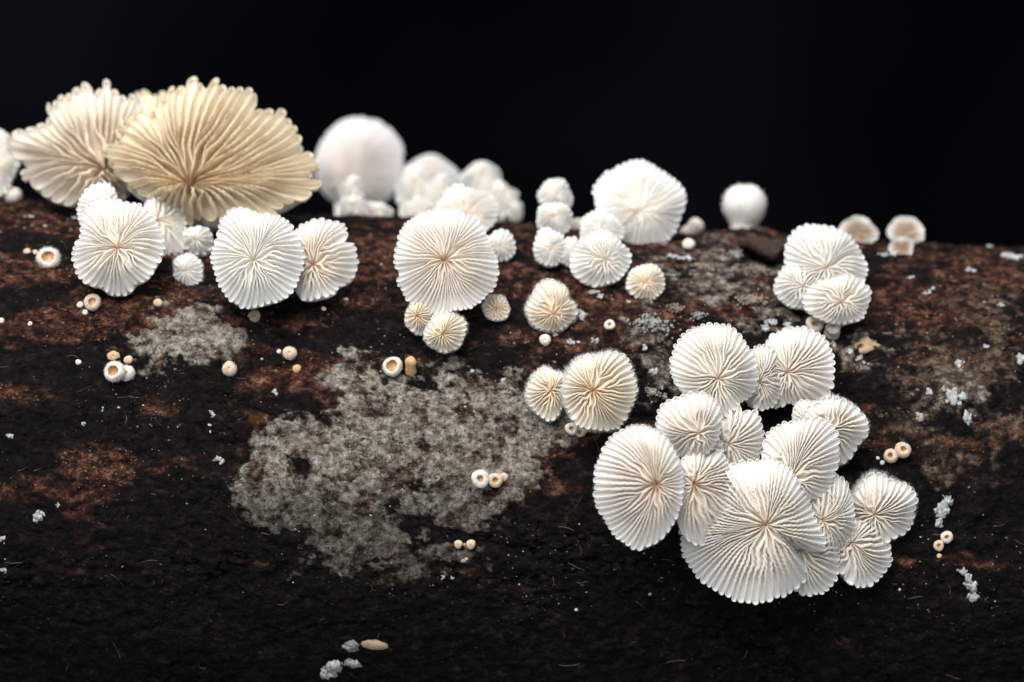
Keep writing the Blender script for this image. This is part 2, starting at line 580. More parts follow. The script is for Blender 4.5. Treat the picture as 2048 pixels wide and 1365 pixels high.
def make_cap(label, fx, fy, x0, x1, y0, y1, rot=0, mat='white', pitch=11.0, h=0.22, dip=0.03, lay=0.0, dz=0.0, tilt=None, yaw=0.0, notch=(),
             fuzz=0.0, irr=0.03, zw=0.06, wav=1.0, fine=True, group=None, base=None, name='split_gill_fungus', Hs=1.0, rimw=1.0, bend=0.17, seed=None, fringe=0.0):
    pitch *= 1.2
    rng = random.Random(seed if seed is not None else label)
    cx, cy, rx, ry = (x0 + x1) / 2, (y0 + y1) / 2, (x1 - x0) / 2, (y1 - y0) / 2
    Rm = math.sqrt(rx * ry)
    b = base if base else (cx, cy + 0.72 * ry)
    depth = hit(*b) + dz
    mpp0 = K * depth
    depth -= (0.14 * Rm * mpp0 + lay * 0.0012)
    mpp = K * depth
    F = at(fx, fy, depth)
    A, nrm = log_nearest(F, 0.0008)
    Ax = A
    k = 0.34 if tilt is None else tilt
    n = -vd * (1 - k) + nrm * k
    n = n / np.linalg.norm(n)
    a = math.radians(yaw)
    n = n * math.cos(a) + vr * math.sin(a)
    n /= np.linalg.norm(n)
    U = vr - n * (vr @ n)
    V_ = vu - n * (vu @ n)
    U = U / (U @ vr)
    V_ = V_ / (V_ @ vu)
    # outline
    ox, oy = cx - fx, -(cy - fy)
    cr, sr = math.cos(math.radians(rot)), math.sin(math.radians(rot))
    th = np.linspace(-math.pi, math.pi, 1441)
    dx, dy = np.cos(th) * cr + np.sin(th) * sr, -np.cos(th) * sr + np.sin(th) * cr
    o1, o2 = ox * cr + oy * sr, -ox * sr + oy * cr
    qa = (dx / rx) ** 2 + (dy / ry) ** 2
    qb = -2 * (dx * o1 / rx ** 2 + dy * o2 / ry ** 2)
    qc = (o1 / rx) ** 2 + (o2 / ry) ** 2 - 1
    RT = (-qb + np.sqrt(np.maximum(qb * qb - 4 * qa * qc, 1e-9))) / (2 * qa)
    RT = RT * (1 + periodic(rng, [irr * .5, irr, irr, irr * .8, irr * .6, irr * .6, irr * .5])(th))
    for na, nw, nd in notch:
        dl = (th - math.radians(na) + math.pi) % (2 * math.pi) - math.pi
        RT = RT * (1 - nd * np.exp(-(dl / math.radians(nw)) ** 2))
    RT = np.maximum(RT, 3.0)

    def R(t):
        return np.interp((t + math.pi) % (2 * math.pi) - math.pi, th, RT)
    zwave = periodic(rng, [zw * .6, zw, zw, zw * .7, zw * .5])
    bendf = periodic(rng, [bend * .6, bend, bend * .8])

    def dome(rho, t):
        return Rm * (h * (1 - np.clip(rho, 0, 2) ** 2.4) - dip * np.exp(-(rho / 0.17) ** 2) + np.clip(rho, 0, 1.2) ** 2 * zwave(t))

    def place(rho, t, z):
        tb = t + bendf(t) * (1 - rho) * np.clip(rho * 3, 0, 1)
        r = rho * R(t)
        return F + mpp * ((r * np.cos(tb))[..., None] * U + (r * np.sin(tb))[..., None] * V_ + z[..., None] * n)
    t_ = thing(name, label, 'mushroom', A, group)
    # folds: margin widths follow the outline's length
    Ls = np.concatenate([[0], np.cumsum((RT[1:] + RT[:-1]) / 2 * np.diff(th))])
    NT = max(9, int(round(Ls[-1] / pitch)))
    ws = np.array([rng.uniform(0.72, 1.32) for _ in range(NT)])
    cum = np.concatenate([[0], np.cumsum(ws)]) / ws.sum()
    edge = np.interp(cum * Ls[-1], Ls, th)
    i = 0
    groups = []
    while i < NT:
        g = rng.choice([3, 4, 4, 5, 5, 6]) if NT > 22 else rng.choice([2, 2, 3, 3])
        if NT - i - g < 2:
            g = NT - i
        groups.append((i, i + g))
        i += g
    wphase = [(rng.uniform(0, 6.28), rng.uniform(0.8, 1.25), rng.uniform(0, 100)) for _ in range(NT + 1)]
    wphase[NT] = wphase[0]
    lam = 11.5
    step = 2.6 if fine else 5.0
    Q = QF if fine else QC
    nq = len(Q)
    FL = FLESH[mat]
    rnp = np.random.RandomState(rng.randrange(1 << 30))
    for (a0, a1) in groups:
        r0 = {}
        split_tree(a0, a1 - 1, 0, r0, rng)
        r0 = np.array([r0[q] for q in range(a0, a1)])
        wg = ws[a0:a1]
        T0, T1 = edge[a0], edge[a1]
        for m in range(a0, a1):
            ii = m - a0
            rs = r0[ii]
            tm = (edge[m] + edge[m + 1]) / 2
            Rt = float(R(tm))
            hwm = (edge[m + 1] - edge[m]) / 2 * Rt
            re = 1 + rng.uniform(-0.012, 0.03) + fringe * rng.uniform(-1, 1)
            dl = min(0.25, 0.95 * hwm / Rt)
            nb_ = max(5, int((re - dl - rs) * Rt / step))
            rb = np.linspace(rs + 0.004, re - dl, nb_)
            kk = np.linspace(0, 1, 6 if fine else 4)[1:]
            rt = re - dl + dl * np.sin(kk * math.pi / 2)
            cf = np.concatenate([np.ones(nb_), np.maximum(np.cos(kk * math.pi / 2), 0.03)])
            rho = np.concatenate([rb, rt])
            act = wg[None, :] * smooth(0, 1, (rho[:, None] - r0[None, :]) / 0.24)
            act[:, r0 < 0.05] = wg[None, r0 < 0.05]
            cs = np.concatenate([np.zeros((len(rho), 1)), np.cumsum(act, 1)], 1) / act.sum(1)[:, None]
            cw = []
            for e_ in (ii, ii + 1):
                base_t = T0 + (T1 - T0) * cs[:, e_]
                p_, f_, o_ = wphase[a0 + e_]
                env = np.clip(rho * 5, 0, 1) * smooth(0.98, 0.45, rho)
                loc_p = (T1 - T0) / max(1.0, (r0 < 0.5).sum())
                wv = 0.6 * np.sin(2 * math.pi * rho * Rt / (lam * f_) + p_) + 1.2 * (fbm(rho * Rt / 16.0, 0 * rho + o_, 3, 2) - 0.5)
                cw.append(base_t + wav * env * wv * np.minimum(0.13 * loc_p, 1.25 / np.maximum(rho * Rt, 4)))
            tl, tr = cw
            mid, half = (tl + tr) / 2, (tr - tl) / 2
            half = np.maximum(half, 0.0004) * (1 - 0.05 * smooth(0.7, 1, rho))
            TT = mid[:, None] + Q[None, :] * (half * cf)[:, None]
            RR = rho[:, None] + 0 * TT
            hw = half * np.maximum(rho, 0.02) * Rt
            d = np.minimum((1 - np.abs(Q))[None, :] * (hw * cf)[:, None], ((re - rho) * Rt)[:, None])
            rw = (hw * (0.62 - 0.26 * smooth(0.45, 0.95, rho)) * rimw)[:, None] + 1e-6
            x = d / rw
            g = (0.98 - 0.2 * smooth(0.85, 1, rho))[:, None]
            up = g + (1 - g) * np.sin(np.clip(x / 0.40, 0, 1) * math.pi / 2)
            dn = 0.5 + 0.5 * np.cos(np.clip((x - 0.62) / 0.62, 0, 1) * math.pi)
            prof = np.where(x < 0.40, up, dn)
            s_ = smooth(0, 1, (rho - rs) / 0.10)[:, None]
            H = pitch * Hs * (0.55 + 0.65 * smooth(1.0, 0.55, rho)) * np.clip(rho / 0.12 + 0.35, 0, 1) * rng.uniform(0.9, 1.12)
            H = H * (1 + 0.22 * (fbm(rho * Rt / 18.0, 0 * rho + m * 1.7, 8, 2) - 0.5))
            z = dome(RR, TT) + H[:, None] * (1 - (1 - prof) * s_) - pitch * 0.12
            P = place(RR, TT, z) - A
            o = mesh_object('gill', P.reshape(-1, 3), grid_faces(len(rho), nq)[:, ::-1], FL, t_, {'rad': np.clip(RR + 0.0 * TT, 0, 1).reshape(-1)})
    # felted cap behind the gills, tapering to its foothold on the bark
    nt_ = 72 if fine else 48
    tt = np.linspace(-math.pi, math.pi, nt_, endpoint=False)
    rings = []
    for rho in (0.001, 0.06, 0.3, 0.6, 0.85, 0.955):
        rings.append(place(0 * tt + rho, tt, dome(0 * tt + rho, tt) - pitch * 0.35 - 0.5))
    for rho, zz in ((0.965, 0.07), (0.86, 0.17), (0.62, 0.26), (0.40, 0.32)):
        rings.append(place(0 * tt + rho, tt, dome(np.ones(nt_), tt) * (rho - 0.4) / 0.6 - zz * Rm - pitch * 0.3))
    last = rings[-1]
    cen = last.mean(0)
    stub = (last - cen)
    for f, sc in ((0.35, 0.72), (0.7, 0.58), (1.0, 0.60)):
        c2 = cen * (1 - f) + (A - nrm * 0.0008) * f
        rings.append(c2 + stub * sc)
    V = np.concatenate(rings) - A
    V = V + 0.00005 * rnp.normal(size=V.shape)
    mesh_object('cap', V, grid_faces(len(rings), nt_, True)[:, ::-1], CAPM, t_)
    if fuzz > 0:
        nh = int(Ls[-1] * (1.8 if fuzz < 3 else 3.6))
        ht = rnp.uniform(-math.pi, math.pi, nh)
        hp = rnp.uniform(0.93, 1.0, nh)
        bs = place(hp, ht, dome(np.ones(nh), ht) - rnp.uniform(0.02, 0.13, nh) * Rm)
        dr = np.cos(ht)[:, None] * U + np.sin(ht)[:, None] * V_ - n * rnp.uniform(-0.15, 0.5, nh)[:, None] + 0.32 * rnp.normal(size=(nh, 3))
        dr /= np.linalg.norm(dr, axis=1)[:, None]
        patch = 0.35 + 1.0 * vn(ht * 3, ht * 0 + rng.random() * 50, 2)
        upb = 0.65 + 0.5 * np.clip(np.sin(ht), -0.6, 1)
        ln = fuzz * mpp * rnp.uniform(0.5, 1.4, nh) * patch * upb + 0.04 * Rm * mpp
        hairs('fuzz', bs - A, dr, ln, 0.21 * mpp, t_, rnp)
    return t_


GC = 'white fungi crowded in the big cluster on the log front'
GT = 'white fungi along the top of the log'
# --- the big cluster on the front of the log
make_cap('round white fungus at the very top of the big front cluster', 1434, 761, 1343, 1517, 645, 832, lay=5, pitch=10.5, group=GC)
make_cap('narrow white fungus squeezed between the two rounded caps topping the cluster', 1512, 768, 1478, 1566, 688, 824, lay=2.6, pitch=10, group=GC, yaw=12)
make_cap('large white fan fungus right of the cluster top, with a small lobe below', 1571, 750, 1508, 1674, 652, 818, lay=0.5, pitch=11.5, notch=[(-112, 14, -0.22), (-85, 10, .12)], group=GC, h=.24)
make_cap('white fungus with broad petal-like folds below the round topmost cap', 1396, 868, 1312, 1447, 784, 916, lay=7.5, pitch=12, group=GC, h=.26, rimw=.85)
make_cap('tiny white lobe tucked under the broad-petalled cap of the cluster', 1412, 893, 1385, 1452, 868, 935, lay=6.0, pitch=11, group=GC)
make_cap('ragged white fan with notched top in the middle of the cluster', 1449, 890, 1432, 1532, 803, 945, lay=4.5, pitch=11, notch=[(62, 9, .22)], group=GC, yaw=14)
make_cap('white fan fungus overlapped by the largest cap of the cluster', 1577, 955, 1521, 1688, 838, 1000, lay=4.4, pitch=10.5, group=GC, h=.3)
make_cap('white fungus with wide fuzzy folds on the upper right flank of the cluster', 1658, 861, 1598, 1733, 794, 934, lay=2.6, pitch=13.5, fuzz=4, notch=[(205, 34, .18)], group=GC, h=.2, rimw=.8)
make_cap('small white fan half hidden behind the wide-folded fuzzy cap', 1612, 845, 1584, 1650, 796, 880, lay=1.2, pitch=9, group=GC)
make_cap('large oval white fungus on the left side of the cluster', 1315, 968, 1187, 1368, 852, 1094, lay=9.0, rot=0, pitch=10.5, fuzz=1.5, group=GC, h=.26, yaw=-6, irr=.012, mat='fawn')
make_cap('white fungus with tan heart beside the large oval cap of the cluster', 1379, 967, 1345, 1477, 886, 1092, lay=7.2, pitch=11, notch=[(58, 8, .2)], group=GC, h=.28, yaw=10, mat='fawn')
make_cap('largest white fungus of the cluster, wavy gills and a torn right edge', 1527, 1047, 1362, 1645, 918, 1212, lay=6.0, rot=0, pitch=11.5, notch=[(-38, 8, .38), (168, 20, .04)], group=GC, h=.30, wav=1.7, zw=.07, irr=.035)
make_cap('curled white fan between the largest cap and the fuzzy caps on its right', 1637, 1040, 1612, 1713, 942, 1116, lay=3.6, pitch=11.5, group=GC, yaw=14, wav=1.5, zw=.08)
make_cap('white fan growing out beneath the torn edge of the largest cap', 1592, 1096, 1560, 1685, 1040, 1192, lay=4.6, pitch=11.5, group=GC, yaw=10, rot=0, h=.26)
make_cap('round fuzzy-edged white fungus at the right end of the cluster', 1745, 1029, 1699, 1829, 944, 1090, lay=0.5, pitch=12.5, fuzz=6, group=GC, h=.2, rimw=.8)
make_cap('greyish white fungus hanging lowest on the right of the cluster', 1695, 1085, 1660, 1789, 1036, 1170, lay=1.8, pitch=11.5, fuzz=5, group=GC, yaw=8, h=.24, tilt=.1)
# --- pair beside the cluster
make_cap('round cream fungus with fuzzy white rim, the larger of a pair', 1184, 785, 1126, 1273, 698, 866, mat='cream', lay=2.5, pitch=10.5, fuzz=7, h=.26, wav=.9)
make_cap('heart-shaped cream fungus with fuzzy rim, the smaller of a pair', 1102, 784, 1053, 1136, 732, 840, mat='cream', lay=0.6, pitch=9.5, fuzz=6, notch=[(78, 16, .14)], h=.24)
make_cap('cream fungus with a side lobe standing alone on reddish bark', 1107, 633, 1049, 1155, 567, 665, mat='cream', pitch=9.5, fuzz=5, notch=[(48, 11, .2)], h=.26, lay=.5)
make_cap('cream fungus overlapping the foot of a big round cap, the lower of two', 884, 673, 848, 933, 624, 705, mat='cream', pitch=9.5, fuzz=4.5, lay=2.5, h=.26)
make_cap('cream fungus overlapping the foot of a big round cap, the upper of two', 834, 636, 809, 872, 600, 671, mat='cream', pitch=9, fuzz=2, lay=1.2, h=.3)
make_cap('small round cream fungus touching a wide white fan on the red bark', 1290, 570, 1252, 1331, 529, 603, mat='cream', pitch=8.5, fuzz=2, lay=.5, h=.28, fine=False)
# --- row along the upper log
make_cap('big round white fungus with pinkish heart standing mid-log above two cream caps', 889, 530, 785, 996, 418, 634, pitch=9.2, lay=2.5, irr=.02, h=.28, wav=1.2, notch=[(190, 5, .08)], group=GT, mat='fawn')
make_cap('white fan leaning behind the big round cap with pinkish heart', 930, 436, 870, 996, 370, 480, pitch=10, fine=False, dz=.004, group=GT, base=(935, 470))
make_cap('small white fan on bare bark right of the big round cap', 998, 498, 972, 1032, 460, 526, mat='snow', pitch=11, fine=False, group=GT)
make_cap('squarish white fungus with lobed lower edge below the straw-coloured ruffles', 239, 505, 140, 329, 397, 588, pitch=11.5, lay=2.5, notch=[(-60, 7, .08), (-115, 8, .08), (160, 9, .06)], group=GT, h=.26)
make_cap('pale white cap peeking out behind the squarish lobed fungus', 200, 425, 154, 240, 366, 480, mat='snow', pitch=10, fine=False, dz=-.010, group=GT, base=(200, 450))
make_cap('white fan edge-on between the squarish fungus and the straw-coloured ruffles', 312, 448, 284, 371, 379, 520, pitch=11, fine=False, group=GT, base=(325, 490), yaw=18)
make_cap('small five-lobed white fungus beside the big straw-coloured ruffle', 394, 488, 366, 428, 452, 515, mat='snow', pitch=14, fine=False, group=GT, h=.4)
make_cap('tiny fuzzy tubular white fungus between two large white caps', 372, 545, 345, 407, 507, 575, mat='snow', pitch=9, fuzz=4, fine=False, group=GT, h=.15)
make_cap('round white fungus overlapping a double-lobed fan beside it', 510, 530, 423, 607, 415, 622, pitch=10.5, lay=3.5, group=GT, h=.32, mat='snow')
make_cap('double-lobed white fan tucked behind a round white cap', 627, 538, 570, 713, 431, 608, pitch=12, lay=1, notch=[(38, 6, .16), (-35, 12, .1)], group=GT, h=.24, mat='fawn')
make_cap('tall white fungus standing on the crest, above a wide white fan', 1275, 438, 1182, 1369, 319, 503, pitch=10.5, fine=False, group=GT, h=.3, base=(1275, 480), mat='snow')
make_cap('white cap wedged between the tall crest fungus and the wide fan', 1200, 465, 1156, 1248, 424, 505, mat='snow', pitch=9, fine=False, lay=2, group=GT, base=(1200, 490))
make_cap('wide white fan in front of the tall fungus on the crest', 1211, 527, 1136, 1263, 463, 574, mat='snow', pitch=10.5, lay=1, fine=True, group=GT)
make_cap('white rounded cap crowning a small stack of white fungi', 1112, 398, 1075, 1146, 358, 428, mat='snow', pitch=9, fine=False, group=GT, base=(1110, 462), h=.45)
make_cap('white ruffled cap in the middle of a small stack of fungi', 1108, 440, 1072, 1146, 404, 474, mat='snow', pitch=9, fine=False, lay=1.5, group=GT, base=(1108, 475), h=.4)
make_cap('white fan at the foot of a small stack of fungi', 1100, 505, 1066, 1132, 454, 537, mat='snow', pitch=9.5, fine=False, lay=1, group=GT)
make_cap('tiny white fan between the stack of fungi and the wide fan', 1138, 512, 1117, 1166, 472, 538, mat='snow', pitch=10, fine=False, lay=.5, group=GT)
make_cap('tall white fungus behind two smaller caps on the right of the log', 1647, 548, 1565, 1731, 447, 628, mat='snow', pitch=11, fine=True, group=GT, h=.34)
make_cap('white fungus with dark pit, left of two small caps before a taller one', 1603, 580, 1549, 1645, 530, 622, mat='snow', pitch=10.5, lay=1.5, group=GT)
make_cap('white fungus overlapping a taller cap and its neighbour on the right log', 1681, 611, 1605, 1745, 551, 651, mat='white', pitch=11, lay=2.5, group=GT)
# --- blurred fungi on and behind the crest
make_cap('big straw-coloured ruffled fungus fanning up behind the white caps', 384, 388, 212, 654, 176, 452, rot=-8, mat='straw', pitch=16, fine=True, base=(384, 432), tilt=.25, h=.16, zw=.07, irr=.03, dz=-.008, Hs=1.9, bend=.28,
         notch=[(118, 4, .10), (84, 3, .10), (52, 4, .09), (146, 4, .10), (20, 4, .07), (-30, 5, .08), (-75, 6, .12), (-120, 5, .10), (170, 4, .07)], wav=0.9, name='ruffled_fungus', fringe=.055, rimw=.75)
make_cap('pale buff ruffled fungus with white crown beside the straw-coloured one', 215, 358, 24, 318, 166, 415, mat='buff', pitch=15, fine=True, base=(190, 425), tilt=.25, h=.18, zw=.09, irr=.03, dz=-.002, Hs=1.9, bend=.28,
         notch=[(140, 12, .22), (60, 5, .10), (100, 4, .07), (170, 5, .1)], wav=0.9, name='ruffled_fungus', fringe=.055, rimw=.8)
make_cap('straw ruffle folded between the buff one and the biggest straw one', 310, 330, 238, 420, 172, 372, mat='straw', pitch=14, fine=False, base=(320, 425), tilt=.2, h=.15, zw=.1, irr=.04, dz=.004, Hs=1.6, bend=.3,
         notch=[(70, 6, .14), (110, 5, .12)], name='ruffled_fungus', fringe=.06, rimw=.75)
make_cap('white cap cut off by the left end of the view', -8, 340, -70, 38, 250, 402, mat='white', pitch=10, fine=False, base=(0, 420), dz=.01, h=.3, group=GT)
make_cap('large smooth pinkish white cap standing blurred behind the crest', 690, 372, 627, 807, 233, 420, mat='rose', pitch=6.5, fine=False, base=(715, 430), dz=.034, h=.5, Hs=.45, tilt=.2, irr=.012, zw=.02, wav=.3)
make_cap('dull pinkish smooth cap half hidden by lumpy white fungi on the crest', 855, 370, 797, 921, 309, 420, mat='rose', pitch=7, fine=False, base=(855, 430), dz=.034, h=.5, Hs=.4, irr=.012)
for lb, a in (('white tuft below the smooth pinkish cap, tall and narrow', (703, 385, 678, 730, 356, 415, .008)),
              ('white tuft below the smooth pinkish cap, round at its foot', (707, 425, 676, 742, 392, 455, .004)),
              ('white tuft below the smooth pinkish cap, set to its right', (755, 434, 727, 785, 402, 466, .004)),
              ('lumpy white fungus in front of the dull pinkish cap', (828, 382, 789, 866, 338, 428, .010)),
              ('lumpy white fungus between the pinkish cap and the leaning fan', (880, 392, 846, 915, 355, 440, .009)),
              ('rounded white fungus low beside the big round cap', (836, 434, 799, 874, 396, 474, .006)),
              ('fluffy white fungus highest in the lumpy crest group', (965, 362, 924, 1007, 324, 405, .012)),
              ('white fungus sloping down the right of the lumpy crest group', (1005, 400, 978, 1036, 364, 440, .010)),
              ('tiny white knob ending the lumpy crest group', (1030, 424, 1012, 1048, 406, 442, .008))):
    make_cap(lb, *a[:6], mat='snow', pitch=11, fine=False, base=(a[0], 440), dz=a[6] * 1.8, h=.5, irr=.06, zw=.1, group=GT)
make_cap('pale disc-shaped cap with a side knob, on the crest far right', 1718, 462, 1679, 1752, 431, 497, mat='disc', pitch=8, fine=False, base=(1718, 496), dz=.002, h=-.14, dip=.0, Hs=.35, tilt=.0, notch=[(-20, 20, -.14)])
make_cap('pale ring-rimmed cap behind a smaller one on the crest far right', 1812, 465, 1774, 1851, 433, 496, mat='disc', pitch=8, fine=False, base=(1812, 496), dz=.002, h=-.13, dip=.0, Hs=.35, tilt=.0)
make_cap('small cream cap before the ring-rimmed cap on the crest', 1803, 494, 1778, 1829, 472, 519, mat='disc', pitch=8, fine=False, lay=1, h=-.15, dip=.0, Hs=.35, tilt=.0)


# ------------------------------------------------------------------ buds and cups
def lathe(prof, axis, base, nseg, rnp, jit=0.04, fold=0, famp=0.0):
    t = np.array([0.3, 0.5, 0.81])
    a = np.cross(axis, t)
    a /= np.linalg.norm(a)
    b = np.cross(axis, a)
    th = np.linspace(0, 2 * math.pi, nseg, endpoint=False)
    wob = 1 + jit * np.sin(2 * th + rnp.uniform(0, 6)) + jit * np.sin(3 * th + rnp.uniform(0, 6))
    rows = []
    for i, (r, z) in enumerate(prof):
        rr = r * wob * (1 + famp * np.cos(fold * th) * (i > 0))
        rows.append(base + axis * z + rr[:, None] * (np.cos(th)[:, None] * a + np.sin(th)[:, None] * b))
    return np.concatenate(rows), grid_faces(len(prof), nseg, True), a, b


def make_bud(label, px, py, r, kind='cup', mat=BUDM, length=1.2, fuzz=0.0, lean=(0, 0), cam_w=0.65, op=0.34, name=None, group='tiny young cup fungi and buds dotted over the bark'):
    rng = random.Random(label + str((px, py)))
    rnp = np.random.RandomState(rng.randrange(1 << 30))
    dep = hit(px, py)
    mpp = K * dep
    P = at(px, py, dep)
    A, nrm = log_nearest(P, 0.0)
    axis = nrm * (1 - cam_w) - vd * cam_w + vr * lean[0] + vu * lean[1]
    axis /= np.linalg.norm(axis)
    Lm = length * r * mpp
    rm = r * mpp
    base = A - (axis - (-vd) * (axis @ -vd)) * Lm * (0.0 if kind == 'ball' else 0.7)
    base = log_nearest(base, 0.0002)[0]
    t = thing(name or ('cup_fungus' if kind == 'cup' else 'fungus_bud'), label, 'mushroom', base, group)
    if kind == 'cup':
        pr = [(.62, -.1), (.70, .2), (.88, .42), (1.0, .62), (.99, .76), (.92, .90), (.84, .98), (.84 - (.84 - op) * .4, 1.05), (.84 - (.84 - op) * .8, 1.06), (op, .99)]
        pore = [(op + .01, 1.01), (op * .95, .88), (op * .75, .76), (op * .4, .70), (.02, .68)]
    elif kind == 'ball':
        pr = [(.62, -.05), (.60, .08), (.68, .16), (.84, .28), (.96, .42), (1.0, .56), (.96, .72), (.82, .86), (.58, .96), (.30, 1.01), (.1, 1.02)]
        pore = [(.11, 1.02), (.05, 1.0), (.01, .995)]
    elif kind == 'tube':
        q = 1 / length
        pr = [(.9, -.1), (1.0, .15), (.86, .4), (.92, .7 - .2 * q), (.95, 1 - .75 * q), (.86, 1 - .40 * q), (.68, 1 - .15 * q), (.42, 1.0), (.15, 1 + .02 * q)]
        pore = [(.16, 1 + .02 * q), (.05, 1 - .04 * q), (.01, 1 - .05 * q)]
    else:
        pr = [(.75, -.2), (.92, .15), (1.0, .4), (.96, .65), (.82, .85), (.58, .98), (.34, 1.04), (.20, 1.05), (.14, 1.02)]
        pore = [(.15, 1.03), (.08, .97), (.01, .95)]
    V, F, a, b = lathe([(x * rm, z * Lm) for x, z in pr], axis, base * 0, 26, rnp)
    V = V + rnp.normal(size=V.shape) * rm * 0.022
    mesh_object('body', V, F, mat, t)
    V, F, a, b = lathe([(x * rm, z * Lm) for x, z in pore], axis, base * 0, 26, rnp, 0.03, 8, 0.16 if kind == 'cup' else 0)
    mesh_object('pore', V, F, PORE if kind != 'bud' else BUDT, t)
    if fuzz:
        nh = int(30 * r)
        th = rnp.uniform(0, 6.283, nh)
        zz = rnp.uniform(.25, 1.0, nh)
        rd = np.cos(th)[:, None] * a + np.sin(th)[:, None] * b
        zz = np.array([z for x, z in pr])[(ix := rnp.randint(1, len(pr) - 1, nh))] + rnp.uniform(-.05, .05, nh)
        rr = np.array([x for x, z in pr])[ix]
        dr = rd + axis * 0.35 + 0.35 * rnp.normal(size=(nh, 3))
        dr /= np.linalg.norm(dr, axis=1)[:, None]
        hairs('fuzz', axis * (zz * Lm)[:, None] + rd * (rr * rm * .97)[:, None], dr, fuzz * mpp * rnp.uniform(.5, 1.4, nh), 0.2 * mpp, t, rnp)
    return t


B = make_bud
B('fuzzy white-rimmed cup left of the squarish lobed fungus', 100, 515, 23, fuzz=5, op=.52, mat=BUDW, length=1.3)
B('tiny tan bud above the fuzzy white-rimmed cup, the larger one', 55, 500, 8, 'bud')
B('tiny tan bud above the fuzzy white-rimmed cup, the smaller one', 71, 504, 6, 'bud')
B('tan cup with orange mouth below the squarish lobed fungus', 187, 609, 17, fuzz=2, op=.45)
B('white pinhead bud touching the tan cup with orange mouth', 161, 611, 7, 'bud', BUDW)
B('white pinhead bud just under the tan cup with orange mouth', 171, 627, 6, 'bud', BUDW)
B('small tan bud above the orange stain and pale bark patch', 317, 613, 9, 'bud')
B('tan bud directly under the round white cap', 509, 631, 13, 'bud', BUDM)
B('tan pointed bud above the fuzzy double cup', 228, 706, 14, 'bud', BUDT, fuzz=2)
B('plain beige bud right above the fuzzy double cup', 257, 717, 9, 'bud')
B('fuzzy white cup of a leaning double, mouth open', 232, 741, 21, fuzz=3.5, op=.5, mat=BUDW, length=1.5, lean=(-.25, 0))
B('fuzzy white tube joined behind the open double cup', 254, 743, 16, 'bud', BUDW, fuzz=3.5)
B('white pinhead bud left of the fuzzy double cup', 157, 723, 6, 'bud', BUDW)
B('tan bud with a dark pore on black bark below the pale patch', 460, 737, 15, 'bud', BUDM, fuzz=2)
B('fuzzy beige bud on the bark left of the big pale patch', 580, 706, 14, 'bud', BUDM, fuzz=2.5)
B('white pinhead beside the fuzzy beige bud', 558, 702, 5, 'bud', BUDW)
B('small orange tan bud below the fuzzy beige bud', 594, 738, 9, 'bud', BUDT)
B('cream cup at the upper edge of the big pale patch', 786, 732, 20, mat=BUDW, fuzz=2, op=.55, length=1.4, lean=(-.15, .05))
B('orange tan finger-shaped fungus beside the cream cup', 822, 728, 12, 'tube', BUDT, length=3.0, lean=(0, .85), cam_w=.3, name='finger_fungus')
B('fuzzy white round cup low on the big pale patch', 961, 957, 18, mat=BUDW, fuzz=2.5)
B('tan cup touching the fuzzy white round cup', 991, 960, 15, mat=BUDM, fuzz=1.5)
B('tan bud at the end of the row on the pale patch', 1008, 954, 9, 'bud', BUDM)
B('tiny pale bud, left of a pair on the dark lower log', 917, 1090, 9, 'bud', BUDM)
B('tiny pale bud, right of a pair on the dark lower log', 942, 1090, 10, 'bud', BUDM)
B('pinhead between the pair of pale buds', 929, 1090, 4, 'bud', BUDT)
B('cream cup under the larger fuzzy cream fungus', 1143, 857, 13, mat=BUDW, length=1.4)
B('tan cup squeezed under the larger fuzzy cream fungus', 1161, 863, 11, mat=BUDM, length=1.2)
make_cap('cream folded cup right of the two overlapping cream fungi', 992, 619, 965, 1020, 590, 643, mat='cream', pitch=9, h=-.25, dip=.0, fuzz=3, lay=.5)
B('cream tube of a twin right of the cluster, small mouth', 1780, 911, 14, mat=BUDM, fuzz=2, lean=(-.3, .1), length=1.6)
B('cream cup of a twin right of the cluster, wide mouth', 1803, 900, 16, mat=BUDM, fuzz=2, lean=(.1, .2), length=1.6)
B('white fuzzy cup, upper of a pair on the dark right bark', 1892, 1074, 12, mat=BUDW, fuzz=2)
B('tan cup, lower of a pair on the dark right bark', 1876, 1091, 11, mat=BUDM)
B('pinhead bud below the pair of cups on dark bark', 1877, 1111, 5, 'bud', BUDM)
B('pinhead bud left of the cream twin tubes, upper', 1756, 916, 4, 'bud', BUDW)
B('pinhead bud left of the cream twin tubes, lower', 1765, 925, 5, 'bud', BUDW)
B('grey rounded bud below the lone cream fungus', 1090, 683, 12, 'bud', BUDW)
B('grey cup on red bark right of the lone cream fungus', 1218, 658, 11, mat=BUDW)
B('brown-mouthed cup between the three white caps and the cluster', 1629, 646, 18, mat=BUDW)
B('white stubby tube under the overlapping right-hand caps', 1664, 658, 17, 'tube', BUDW, length=1.8, lean=(0, .4), name='finger_fungus')
B('white pimple bud on bark behind the small round cream fungus', 1376, 496, 13, 'bud', BUDW)
B('white ball-shaped fungus on a short brown stalk on the crest', 1487, 456, 46, 'ball', CAPM, length=1.85, lean=(0, 1.0), cam_w=.1, fuzz=3, name='ball_fungus')
B('pale stub lying on the crest beside the tall fungus', 1392, 458, 17, 'tube', BUDW, length=2.4, lean=(.9, .2), cam_w=.2, name='finger_fungus')
B('pale stub behind the small stack of fungi', 1158, 432, 19, 'bud', BUDW, length=1.4, lean=(0, .8), cam_w=.2)
B('white knob under the buff ruffle at the left end', 28, 388, 18, 'bud', BUDW, length=1.5, lean=(0, .5))
B('white pinhead at the left end of the bark', 2, 640, 7, 'bud', BUDW)
B('white pinhead left of the pale bark patch', 61, 650, 5, 'bud', BUDW)
B('white pinhead right below the double-lobed fan', 692, 593, 5, 'bud', BUDW)
B('pale pinhead under the double-lobed fan', 648, 614, 5, 'bud', BUDW)

# ------------------------------------------------------------------ lichen lumps, crumbs, flakes
_ico = None


